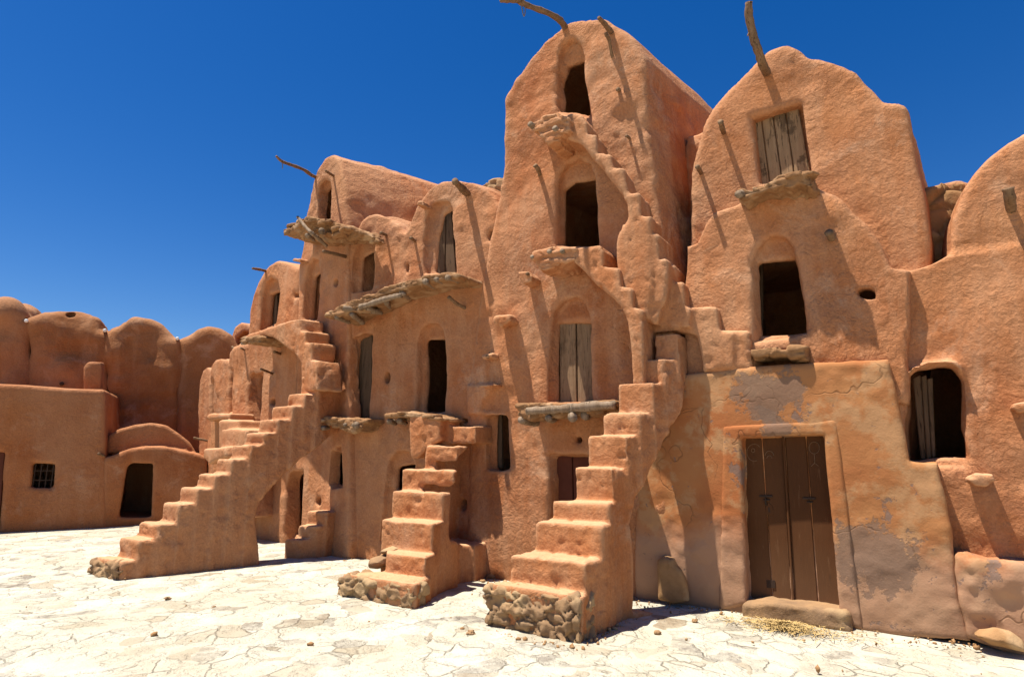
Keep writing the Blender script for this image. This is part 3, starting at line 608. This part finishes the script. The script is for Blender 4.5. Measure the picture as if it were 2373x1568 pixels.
# ------------------------------------------------------------------ far right granary, only partly in the picture
def right_extra(v):
    v.front(poly(F, [(2105, 868), (2120, 848), (2150, 838), (2205, 826), (2225, 832), (2240, 848), (2236, 876), (2222, 852), (2200, 842), (2140, 848)], -.1), -.4, -.1, '+', .06, .03)
right = block('granary_house', 'granary at the right edge with an open shuttered window', 'granary', F,
    [([(2050, 1500), (2060, 640), (2118, 618), (2160, 605), (2200, 584), (2700, 520), (2800, 1640), (2300, 1560)], -.22),
     ([(2200, 720), (2207, 582), (2218, 500), (2230, 470), (2247, 427), (2270, 393), (2303, 359), (2340, 332), (2380, 312), (2440, 300), (2520, 310), (2600, 350), (2680, 450), (2700, 720)], -.26),
     ([(2110, 700), (2118, 450), (2137, 438), (2180, 425), (2260, 410), (2320, 420), (2320, 700)], -1.3)],
    -4.4, .04, skew=-.1, group=GR, r=.05, extra=right_extra,
    doors=[([(2100, 1085), (2096, 900), (2108, 862), (2135, 850), (2215, 850), (2233, 876), (2243, 960), (2251, 1066), (2240, 1085)], .1, [(2110, 1066), (2106, 910), (2117, 858), (2139, 852), (2217, 852), (2233, 878), (2243, 961), (2251, 1066)])])
planks(F, right, [((2114, 876), (2133, 868), (2132, 1064), (2146, 1064)), ((2133, 872), (2147, 868), (2146, 1064), (2158, 1062)), ((2147, 878), (2161, 874), (2158, 1060), (2168, 1058))], -.42, name='shutter', mat='shaded_wood')
peg(right, F, [(2244, 1112), (2262, 1100), (2302, 1098), (2306, 1112), (2285, 1128), (2262, 1126)], -.22, .0)
peg(right, F, [(2345, 945), (2352, 935), (2385, 930), (2385, 950), (2362, 955)], -.22, -.02)
stub(right, F, [(2336, 436, .0), (2340, 460, -.06), (2344, 492, -.32)], .05)
v = Vol(F, (.8, -1.6, 3.0), (2.3, -.5, 5.2), .035); v.front(poly(F, [(2125, 640), (2135, 446), (2180, 430), (2240, 418), (2262, 640)], -.8), -1.5, -.8, '+', 0, .05)
put('rubble_patch', v.mesh(STONE_N, cob(3.2, .12, .08, .1)), M['stone'], right, 'grey rubble filling the gap beside the vault')
# bench-like stone shelf by the right edge
v = Vol(F, (.7, -.5, -.3), (2.8, .5, 1.2), .026)
v.front(poly(F, [(2214, 1310), (2220, 1288), (2300, 1296), (2400, 1312), (2700, 1350), (2900, 1800), (2400, 1540), (2240, 1480)], .06), -.4, .06, '+', 0, .04)
put('stone_bench', v.mesh(((.5, .03), (.2, .025), (.08, .012))), M['plaster'], None, 'low plastered stone bench along the wall at the right edge', 'bench')
def boulder(label, fr, shape, n0, n1, mat='stone', name='boulder', cat='boulder', group=None, h=.022):
    P = poly(fr, shape, n1); q = np.array(P)
    v = Vol(fr, (q[:, 0].min()-.15, n0-.15, q[:, 1].min()-.15), (q[:, 0].max()+.15, n1+.15, q[:, 1].max()+.15), h); v.front(P, n0, n1, '+', 0, min(.12, (n1-n0)/2.2))
    put(name, v.mesh(((.5, .03), (.18, .02), (.06, .006))), M[mat], None, label, cat, group)
boulder('rounded boulder at the foot of the wall by the right edge', F, [(2250, 1478), (2268, 1462), (2310, 1460), (2350, 1472), (2380, 1496), (2388, 1520), (2300, 1506)], .0, .28)
boulder('flat stone slab leaning in the shade between the big stair and the double door', F, [(1519, 1392), (1519, 1300), (1530, 1292), (1560, 1292), (1580, 1318), (1592, 1350), (1597, 1398), (1560, 1406)], .04, .2, 'stone', 'leaning_slab', 'slab')

# ------------------------------------------------------------------ stairs
CR = [(1350, 1381), (1356, 1303), (1397, 1217), (1412, 1167), (1420, 1085), (1452, 1010), (1482, 956), (1513, 886), (1539, 830), (1572, 771)]
CLp = [(1140, 1368), (1183, 1274), (1237, 1208), (1276, 1162), (1332, 1080), (1362, 1010), (1397, 958), (1430, 896), (1487, 830), (1515, 775)]
CN = [1.86, 1.72, 1.45, 1.27, 1.07, .87, .70, .53, .38, .22]
def side_cut(fr, p0, p1, pts):
    """photo points on the upright plane through two (a, n) points -> (n, z)"""
    q0 = fr.world(p0[0], p0[1], 0)[:2]; q1 = fr.world(p1[0], p1[1], 0)[:2]; d = q1-q0; nn = np.array([d[1], -d[0]]); o = []
    for x, y in pts:
        r = ray(x, y); t = (q0@nn)/(r[:2]@nn); a, n = fr.local(r[:2]*t); o.append((float(n), float(r[2]*t+EYE)))
    return o
def c_extra(v, S):
    a, b, n, m, z = S[-1]
    cut = side_cut(F, (S[0][0], S[0][2]), (a, n), [(1600, 905), (1588, 960), (1570, 1010), (1550, 1080), (1522, 1170), (1512, 1215), (1520, 1300), (1522, 1420)])
    P = cut+[(-1, -.4), (-1, cut[0][1])]
    P = [(min(q, .9), w) for q, w in P]
    v.side(P, a-.75, 9, '-', .08, .03)
bigstair, SCs = stair('mud_staircase', 'nearest staircase, rising from a bare rubble step to the left of the double door', F, CN, CR, CLp, .026, c_extra, back=-.45)
def rubble(parent, S, h=.016, k=0, grow=.02, z1=None):
    a, b, n, m, z = S[k]
    v = Vol(F, (b-.2, n-.35, -.2), (a+.2, max(n, m)+.25, z+.15), h)
    v.plan([(b-.05, m+grow), (a-.02, n+grow), (a-.02, n-.25), (b-.05, m-.3)], -.1, (z1 or z)-.03, '+', 0, .03)
    def fn(co, nv):
        f1, f2, i = worley(co*np.array([6.2, 6.2, 8.6])+fbm(co, ((.2, .35), (.07, .12)))[:, None], 2, True)
        return -.035*np.clip(1-(f2-f1)/.10, 0, 1)+.06*(i-.5)+.02*vnoise(co/.06, 31)
    put('rubble_step', v.mesh(((.3, .025), (.12, .016), (.05, .011), (.025, .004)), fn), M['rubble'], parent, 'bottom step of bare rubble stones')
rubble(bigstair, SCs, .014, grow=.03)
BR = [(962, 1352), (985, 1290), (1003, 1212), (1026, 1143), (1053, 1089), (1058, 1032), (1103, 985)]
BL = [(793, 1330), (895, 1272), (885, 1209), (909, 1137), (932, 1088), (985, 1029), (1019, 983)]
BN = [1.8, 1.52, 1.28, 1.02, .78, .55, .3]
def b_extra(v, S):
    a, b, n, m, z = S[-1]
    P = side_cut(F, (S[0][0], S[0][2]), (a, n), [(1102, 1030), (1090, 1060), (1075, 1100), (1060, 1150), (1045, 1200), (1040, 1255), (1095, 1262)])
    v.side([(min(q, .85), w) for q, w in P]+[(-1, P[-1][1]), (-1, P[0][1])], a-.5, 9, '-', .06, .03)
    v.front(poly(F, [(950, 1060), (962, 1062), (1002, 1030), (1018, 1020), (1020, 968), (990, 958), (945, 960)], .5), 0, .5, '+', .03, .04)   # block under the landing
midstair, SBs = stair('mud_staircase', 'middle staircase climbing to the dark doorway of the double vaulted house', F, BN, BR, BL, .026, b_extra)
rubble(midstair, SBs, .016, grow=.02)
boulder('flat broken stone on top of the loose pile beside the middle staircase', F, [(868, 1284), (872, 1275), (890, 1266), (905, 1270), (908, 1282), (888, 1288)], 1.08, 1.42, 'rubble', 'broken_stone', 'stone', h=.016)
boulder('blocky broken stone at the bottom left of the middle staircase', F, [(843, 1318), (846, 1296), (862, 1290), (880, 1292), (882, 1312), (862, 1320)], 1.2, 1.5, 'rubble', 'broken_stone', 'stone', h=.016)
boulder('broken stone wedged against the second step of the middle staircase', F, [(868, 1312), (872, 1284), (900, 1280), (908, 1300), (900, 1320)], 1.0, 1.34, 'rubble', 'broken_stone', 'stone', h=.016)
lt = ledge('thin stone landing at the top of the middle staircase', F, [(885, 962), (888, 956), (940, 952), (1000, 960), (1022, 968), (1020, 974), (985, 970), (930, 968), (895, 970)], .52, -.1, [(902, 976, .5, 915, 980, .05, .045), (925, 975, .45, 940, 980, .05, .04)])
flats(lt, F, [(890, 956), (940, 953), (1005, 962)], .5, 4, 5)
AR = [(282, 1300), (322, 1252), (368, 1215), (417, 1168), (459, 1132), (500, 1098), (538, 1063), (581, 1030), (615, 1001), (645, 971), (680, 940), (707, 911), (738, 868)]
AL = [(218, 1295), (276, 1247), (322, 1208), (377, 1160), (418, 1127), (458, 1097), (501, 1059), (535, 1028), (568, 997), (600, 970), (630, 939), (667, 911), (698, 868)]
AN = [2.71, 2.55, 2.35, 2.14, 1.95, 1.76, 1.57, 1.36, 1.18, 1.02, .83, .68, .5]
def a_extra(v, S):
    a, b, n, m, z = S[-1]
    P = side_cut(F, (S[0][0], S[0][2]), (a, n), [(612, 1330), (603, 1250), (598, 1200), (606, 1165), (650, 1112), (700, 1066), (750, 1036), (796, 1006)])
    v.side(P+[(-1, P[-1][1]), (-1, -.5)], -20, 20, '-', .08, .03)
leftstair, SAs = stair('mud_staircase', 'left staircase on a half arch, reaching furthest out into the courtyard', F, AN, AR, AL, .03, a_extra, zlow=-.1)
rubble(leftstair, SAs, .018, grow=.03)
lt = ledge('short ledge of flat stones and branch ends at the head of the left staircase', F, [(738, 972), (745, 967), (775, 969), (810, 967), (852, 969), (850, 978), (838, 986), (835, 998), (815, 1002), (790, 994), (768, 990), (752, 985)], .34, -.1,
      [(748, 992, .4, 770, 990, .0, .04), (825, 985, .42, 815, 985, .0, .055), (800, 984, .38, 800, 984, .0, .035)])
flats(lt, F, [(742, 969), (780, 968), (848, 970)], .34, 5, 7); flats(lt, F, [(765, 982), (830, 980)], .32, 3, 8, .12)
lt = ledge('long stone ledge on branches below the two vaulted doorways', F, [(752, 733), (754, 726), (775, 712), (812, 698), (900, 662), (960, 645), (1000, 634), (1035, 631), (1060, 631), (1066, 639), (1058, 647), (1000, 651), (960, 663), (900, 682), (850, 704), (812, 719), (772, 738)], .55, -.12,
      [(796, 714, .6, 880, 722, .25, .05), (835, 712, .58, 930, 684, .52, .045), (880, 694, .56, 940, 680, .5, .035), (985, 652, .58, 1014, 668, .1, .045), (1010, 647, .58, 1042, 658, .1, .045), (1036, 643, .6, 1062, 652, .3, .04), (930, 676, .52, 948, 690, .1, .04), (815, 728, .52, 842, 748, .1, .045), (780, 734, .55, 810, 746, .2, .04), (895, 700, .45, 905, 716, .0, .04), (850, 712, .52, 885, 726, .2, .04)])
flats(lt, F, [(758, 726), (812, 700), (900, 664), (960, 647), (1000, 636), (1056, 633)], .52, 13, 9, .15); flats(lt, F, [(770, 734), (850, 708)], .5, 4, 10, .14)
lt = ledge('heavy log and stone ledge at the closed door beside the nearest staircase', F, [(1193, 944), (1196, 935), (1248, 932), (1300, 934), (1420, 924), (1426, 934), (1424, 950), (1380, 958), (1330, 962), (1290, 968), (1250, 962), (1230, 975), (1205, 965)], .5, -.1,
      [(1222, 952, .56, 1330, 944, .56, .055), (1318, 946, .56, 1424, 938, .54, .06), (1270, 968, .58, 1285, 972, .0, .045), (1326, 966, .6, 1330, 968, .0, .055), (1206, 972, .5, 1245, 980, .1, .055), (1355, 962, .5, 1365, 964, .0, .05)])
flats(lt, F, [(1200, 937), (1248, 933), (1300, 935), (1420, 926)], .5, 7, 11, .15); flats(lt, F, [(1200, 950), (1240, 950)], .48, 2, 12, .13)

def flank(name, label, fr, n1, P, n0=-.2, h=.03, more=(), cat='staircase', k=.04, noise=STEP_N):
    P = poly(fr, P, n1); more = [(poly(fr, p, m), m) for p, m in more]; q = np.array(P+[x for p, m in more for x in p])
    v = Vol(fr, (q[:, 0].min()-.3, n0-.15, q[:, 1].min()-.3), (q[:, 0].max()+.3, n1+.2, q[:, 1].max()+.25), h)
    v.front(P, n0, n1, '+', 0, .035)
    for p, m in more: v.front(p, n0, m, '+', .05, .035)
    t = thing(name, label, cat, fr.world(q[:, 0].mean(), 0, q[:, 1].min()))
    put('flight', v.mesh(noise, chips), M['adobe_stair'], t); return t
flank('mud_staircase', 'steep steps along the tallest tower, rising to its highest doorway', F, .4,
    [(1232, 292), (1236, 282), (1262, 272), (1300, 261), (1345, 262), (1360, 284), (1360, 311), (1379, 309), (1381, 356), (1411, 354), (1419, 392), (1443, 390), (1456, 447), (1481, 443), (1485, 502), (1507, 500), (1506, 545), (1508, 600), (1512, 660), (1500, 735), (1470, 725), (1440, 660), (1428, 610), (1424, 570), (1430, 540), (1448, 520), (1455, 500), (1452, 470), (1432, 436), (1404, 400), (1378, 368), (1345, 332), (1318, 324), (1290, 330), (1262, 330)], -.95, .032,
    more=[([(1440, 520), (1483, 504), (1507, 500), (1505, 543), (1525, 539), (1527, 600), (1546, 596), (1546, 640), (1542, 690), (1520, 752), (1472, 738), (1430, 600)], .36),
          ([(1462, 680), (1500, 640), (1540, 650), (1566, 700), (1575, 766), (1500, 772), (1470, 730)], .13),
          ([(1500, 600), (1546, 598), (1545, 653), (1585, 651), (1588, 709), (1600, 712), (1600, 758), (1545, 758), (1500, 690)], .16),
          ([(1560, 700), (1588, 711), (1661, 709), (1668, 768), (1700, 770), (1700, 850), (1628, 860), (1616, 778), (1560, 762)], .06),
          ([(1618, 760), (1668, 768), (1737, 766), (1742, 860), (1632, 864)], .02)])
flank('mud_staircase', 'short upper flight falling from the middle doorway to the nearest staircase', F, .5,
    [(1326, 574), (1390, 566), (1398, 580), (1398, 617), (1433, 620), (1438, 664), (1464, 666), (1466, 712), (1488, 716), (1490, 800), (1492, 900), (1464, 890), (1462, 800), (1455, 748), (1440, 712), (1418, 688), (1380, 658), (1352, 628), (1328, 606)], -.15, .03)
ledge('crumbling corbelled ledge under the highest doorway of the tallest tower', F, [(1228, 293), (1232, 282), (1262, 268), (1300, 262), (1318, 270), (1320, 300), (1290, 326), (1268, 336), (1248, 312)], .52, -.1, [(1228, 287, .56, 1262, 318, .2, .045), (1285, 296, .56, 1322, 348, .1, .035), (1275, 292, .5, 1296, 310, .2, .03)], mat='adobe_stair')
ledge('mud and branch ledge under the middle doorway of the tallest tower', F, [(1228, 590), (1236, 584), (1270, 574), (1320, 570), (1335, 574), (1335, 602), (1300, 612), (1275, 622), (1255, 628), (1240, 612)], .52, -.1, [(1232, 594, .55, 1262, 622, .2, .03), (1272, 582, .55, 1300, 606, .2, .03), (1302, 580, .55, 1322, 606, .15, .035)], mat='adobe_stair')
flank('mud_staircase', 'upper left steps climbing to the landing of the far left granary', G, .55,
    [(556, 790), (558, 782), (580, 772), (640, 752), (672, 742), (692, 737), (693, 766), (706, 766), (706, 793), (719, 793), (719, 834), (731, 835), (733, 866), (734, 905), (698, 908), (697, 890), (697, 842), (680, 818), (650, 797), (628, 781), (605, 776), (585, 792)], .08, .032)
ledge('stone slab landing end under the far left granary doorway', G, [(554, 792), (556, 783), (600, 773), (608, 780), (602, 794), (575, 797)], .62, -.1, [(560, 796, .6, 600, 792, .4, .03)])
SR = [(697, 1250), (735, 1219), (757, 1187)]; SL = [(657, 1246), (692, 1213), (713, 1182)]
stair('mud_staircase', 'tiny three step stair at the wall foot under the left staircase arch', F, [(.5, .62), (.3, .42), (.18, .25)], SR, SL, .026)
t = thing('mud_staircase', 'small steps and ledge in front of the low three vaulted granary', 'staircase', G.world(-6, .3, 0))
v = Vol(G, (-7.8, -.4, -.2), (-1.6, 1.2, 3.2), .035)
for P, n1 in (([(506, 1040), (506, 974), (552, 972), (552, 1040)], .45), ([(513, 1100), (513, 996), (533, 992), (569, 995), (572, 1100)], .6), ([(476, 966), (482, 959), (505, 957), (530, 958), (530, 970), (500, 972), (485, 975)], .4), ([(470, 1060), (472, 1039), (522, 1036), (524, 1058), (500, 1066), (484, 1075)], .8), ([(486, 1060), (488, 968), (506, 968), (506, 1060)], .2), ([(500, 1130), (502, 1050), (560, 1050), (570, 1200), (500, 1200)], .5)): v.front(poly(G, P, n1), -.15, n1, '+', .05, .04)
put('flight', v.mesh(STEP_N), M['adobe_stair'], t)

# ------------------------------------------------------------------ left houses and the back row of vaults
flat = block('flat_roofed_house', 'flat roofed mud house at the left edge with a small barred window', 'house', L,
    [([(-260, 1262), (-260, 872), (-100, 878), (0, 889), (60, 892), (150, 899), (244, 901), (246, 1240), (120, 1240)], 0.)], -2.4, .05, mat='adobe_far', r=.06, noise=((1.6, .02), (.5, .01), (.2, .005)),
    doors=[([(73, 1129), (76, 1072), (127, 1075), (123, 1130)], .12, [(73, 1129), (76, 1072), (127, 1075), (123, 1130)], 1.5), ([(-60, 1230), (-60, 1045), (10, 1047), (-4, 1230)], .2, None)])
bars = []
q = np.array(poly(L, [(73, 1130), (127, 1130), (127, 1072), (73, 1072)], -.1)); a0, a1, z0, z1 = q[:, 0].min()-.03, q[:, 0].max()+.03, q[:, 1].min()-.03, q[:, 1].max()+.03
for i in range(1, 5): x = a0+(a1-a0)*i/5; bars.append(([(x-.009, z0), (x+.009, z0), (x+.009, z1), (x-.009, z1)], -.13, -.11))
for i in range(1, 3): y = z0+(z1-z0)*i/3; bars.append(([(a0, y-.009), (a1, y-.009), (a1, y+.009), (a0, y+.009)], -.128, -.108))
put('window_grille', prisms(L, bars, 0), M['iron'], flat)
put('wooden_door', prisms(L, [(poly(L, [(-62, 1235), (-3, 1235), (11, 1045), (-62, 1043)], -.1), -.16, -.1)], .01), M['redwood'], flat)
stub(flat, L, [(228, 1050, .12), (242, 1056, -.02)], .03)
def dome_extra(v):
    v.front(poly(L, [(243, 1050), (250, 1010), (275, 993), (310, 982), (350, 978), (385, 985), (415, 1003), (438, 1022), (452, 1045)], -.35), -1.15, -.35, '+', .05, .06)
dome = block('vaulted_house', 'low house with a rounded roof and a dark doorway behind the left staircase', 'house', L,
    [([(232, 1240), (240, 1062), (265, 1055), (300, 1040), (340, 1034), (380, 1034), (420, 1042), (462, 1052), (480, 1060), (480, 1235)], -.02)], -3.0, .05, mat='adobe_far', r=.05, extra=dome_extra, zpad=1.2, noise=((1.3, .02), (.42, .012), (.17, .006)),
    doors=[([(276, 1196), (284, 1130), (294, 1080), (304, 1071), (355, 1074), (350, 1198), (290, 1199)], .0, [(276, 1196), (284, 1130), (294, 1080), (304, 1071), (355, 1074), (350, 1198), (290, 1199)], 2.6)])
pole('thin bleached pole lying beside the rounded roof', L, [(448, 1014, -.3), (462, 1017, -.3), (482, 1021, -.3)], (.03, .03, .025), group='loose poles', seed=41)
BN_ = 'row of vaults closing the courtyard at the back'
vaults = [('leftmost back vault, cut by the picture edge', [(-90, 760), (-70, 722), (-40, 703), (0, 699), (22, 707), (42, 724), (54, 741), (64, 741)]),
          ('second back vault from the left, with a small hole near its crown', [(64, 741), (76, 736), (100, 722), (130, 715), (165, 714), (195, 722), (215, 738), (228, 760), (244, 768)]),
          ('third back vault from the left, lumpy and above the rounded roof', [(244, 768), (256, 757), (280, 742), (310, 734), (345, 735), (375, 745), (392, 760), (404, 776), (414, 781)]),
          ('rightmost back vault, next to the stacked granaries', [(414, 781), (430, 775), (455, 758), (480, 751), (510, 757), (535, 772), (552, 800), (560, 800)])]
LUMP = ((2.4, .16), (1.1, .18), (.45, .085), (.18, .02))
vo = []
for k, (lab, top) in enumerate(vaults):
    b = block('back_vault', lab, 'vault', K, [([(top[0][0]-9, top[0][1]+6)]+top+[(top[-1][0]+9, top[-1][1]+6), (top[-1][0]+9, 1260), (top[0][0]-9, 1260)], 0.)], -2.6, .055, mat='adobe_back', r=.3, noise=((1.3, .04), (.42, .02), (.17, .01)) if k == 3 else LUMP, group=BN_,
        holes=[(rect(160, 727, 9, 4), .3, 0.)] if k == 1 else ())
    vo.append(b)
put('wooden_peg', tube([pt(K, 143, 889, .12), pt(K, 143, 889, -.2)], (.05, .05), 8), M['iron'], vo[1])
for k, (x, y) in enumerate(((61, 743), (243, 765), (411, 784))):
    put('waterspout', tube([pt(K, x, y, .55), pt(K, x, y, -.4)], (.045, .045), 12, .02), M['ceramic'], vo[k+1])
v = Vol(L, (-3.2, -1.6, 2.2), (.6, -.3, 4.4), .035); v.front(poly(L, [(193, 915), (194, 850), (203, 838), (235, 838), (236, 850), (233, 915)], -.6), -1.0, -.6, '+', 0, .05)
put('chimney', v.mesh(((.5, .02), (.2, .015))), M['adobe_far'], flat)

# ------------------------------------------------------------------ small things on the ground
def strawheap():
    rs = np.random.RandomState(3); co = []; fs = []
    c = pt(F, 1818, 1440, .42); cx, cy = F.local(c[:2])
    for i in range(1500):
        r_ = abs(rs.normal(0, .42)); q = rs.uniform(0, 6.28); a = cx+r_*math.cos(q)*.75; n = cy+r_*math.sin(q)*.3
        z = .012+max(0, .05-.08*r_)*rs.uniform(0, 1)+rs.uniform(0, .015); d = rs.uniform(0, 6.28); l = rs.uniform(.03, .10); tz = rs.normal(0, .012)
        p = F.world(a, n, z); e = np.array([math.cos(d)*l, math.sin(d)*l, tz]); w = np.array([-math.sin(d), math.cos(d), .4])*.0028
        b = len(co); co += [p-e/2-w, p+e/2-w, p+e/2+w, p-e/2+w]; fs.append([b, b+1, b+2, b+3])
    put('straw', finish(np.array(co), np.array(fs)), M['straw'], kind='stuff')
strawheap()
def pebble(x, y, s, label, mat='rubble'):
    r = ray(x, y); t = -EYE/r[2]; p = r*t; c = np.array([p[0], p[1], s*.3])
    bm = bmesh.new(); bmesh.ops.create_icosphere(bm, subdivisions=3, radius=s); me = bpy.data.meshes.new('p'); bm.to_mesh(me); bm.free()
    co = np.array([v.co[:] for v in me.vertices])*np.array([1, .8, .6])+c; co = co+(co-c)*fbm(co*3/s*.1, ((.12, .5), (.05, .2)))[:, None]
    me.vertices.foreach_set('co', co.ravel()); me.update()
    put('pebble', me, M[mat], None, label, 'pebble', 'loose stones on the courtyard paving')
pebble(1523, 1467, .035, 'small reddish stone on the paving in front of the leaning slab')
pebble(1092, 1470, .04, 'small grey stone just left of the nearest staircase foot')
pebble(1052, 1335, .05, 'pale stone in the shade beside the middle staircase', 'slab')
pebble(1140, 1338, .07, 'brown stone at the wall foot between the middle and nearest staircases', 'stone')
pebble(388, 1388, .03, 'lone dark stone on open paving below the left staircase')
pebble(304, 1281, .03, 'dark red stone on the paving left of the left staircase foot', 'redwood')
pebble(1610, 1440, .03, 'small stone on the paving left of the doorstep')

def grit():
    rs = np.random.RandomState(8); co = []; fs = []
    bm = bmesh.new(); bmesh.ops.create_icosphere(bm, subdivisions=1, radius=1); bm.verts.ensure_lookup_table()
    base = np.array([v.co[:] for v in bm.verts]); tri = np.array([[v.index for v in f.verts] for f in bm.faces]); bm.free()
    spots = [(rs.uniform(-7.2, .9), abs(rs.normal(0, .16))+.03) for _ in range(420)]+[(rs.uniform(-9, 1.5), rs.uniform(.3, 6)) for _ in range(110)]
    spots += [(-2.05+rs.normal(0, .05), rs.uniform(.2, 1.9)) for _ in range(60)]+[(rs.uniform(-3, -2), 2.0+abs(rs.normal(0, .08))) for _ in range(60)]
    for k, (a, n) in enumerate(spots):
        r_ = rs.uniform(.005, .013)*(1+1.6*(rs.rand() < .12)); c = F.world(a, n, r_*.3)
        co.append(base*r_*rs.uniform(.6, 1.2, 3)*(1+.25*rs.randn(len(base), 1))+c); fs.append(tri+k*len(base))
    put('grit', finish(np.concatenate(co), np.concatenate(fs)), M['stone'], kind='stuff')
grit()
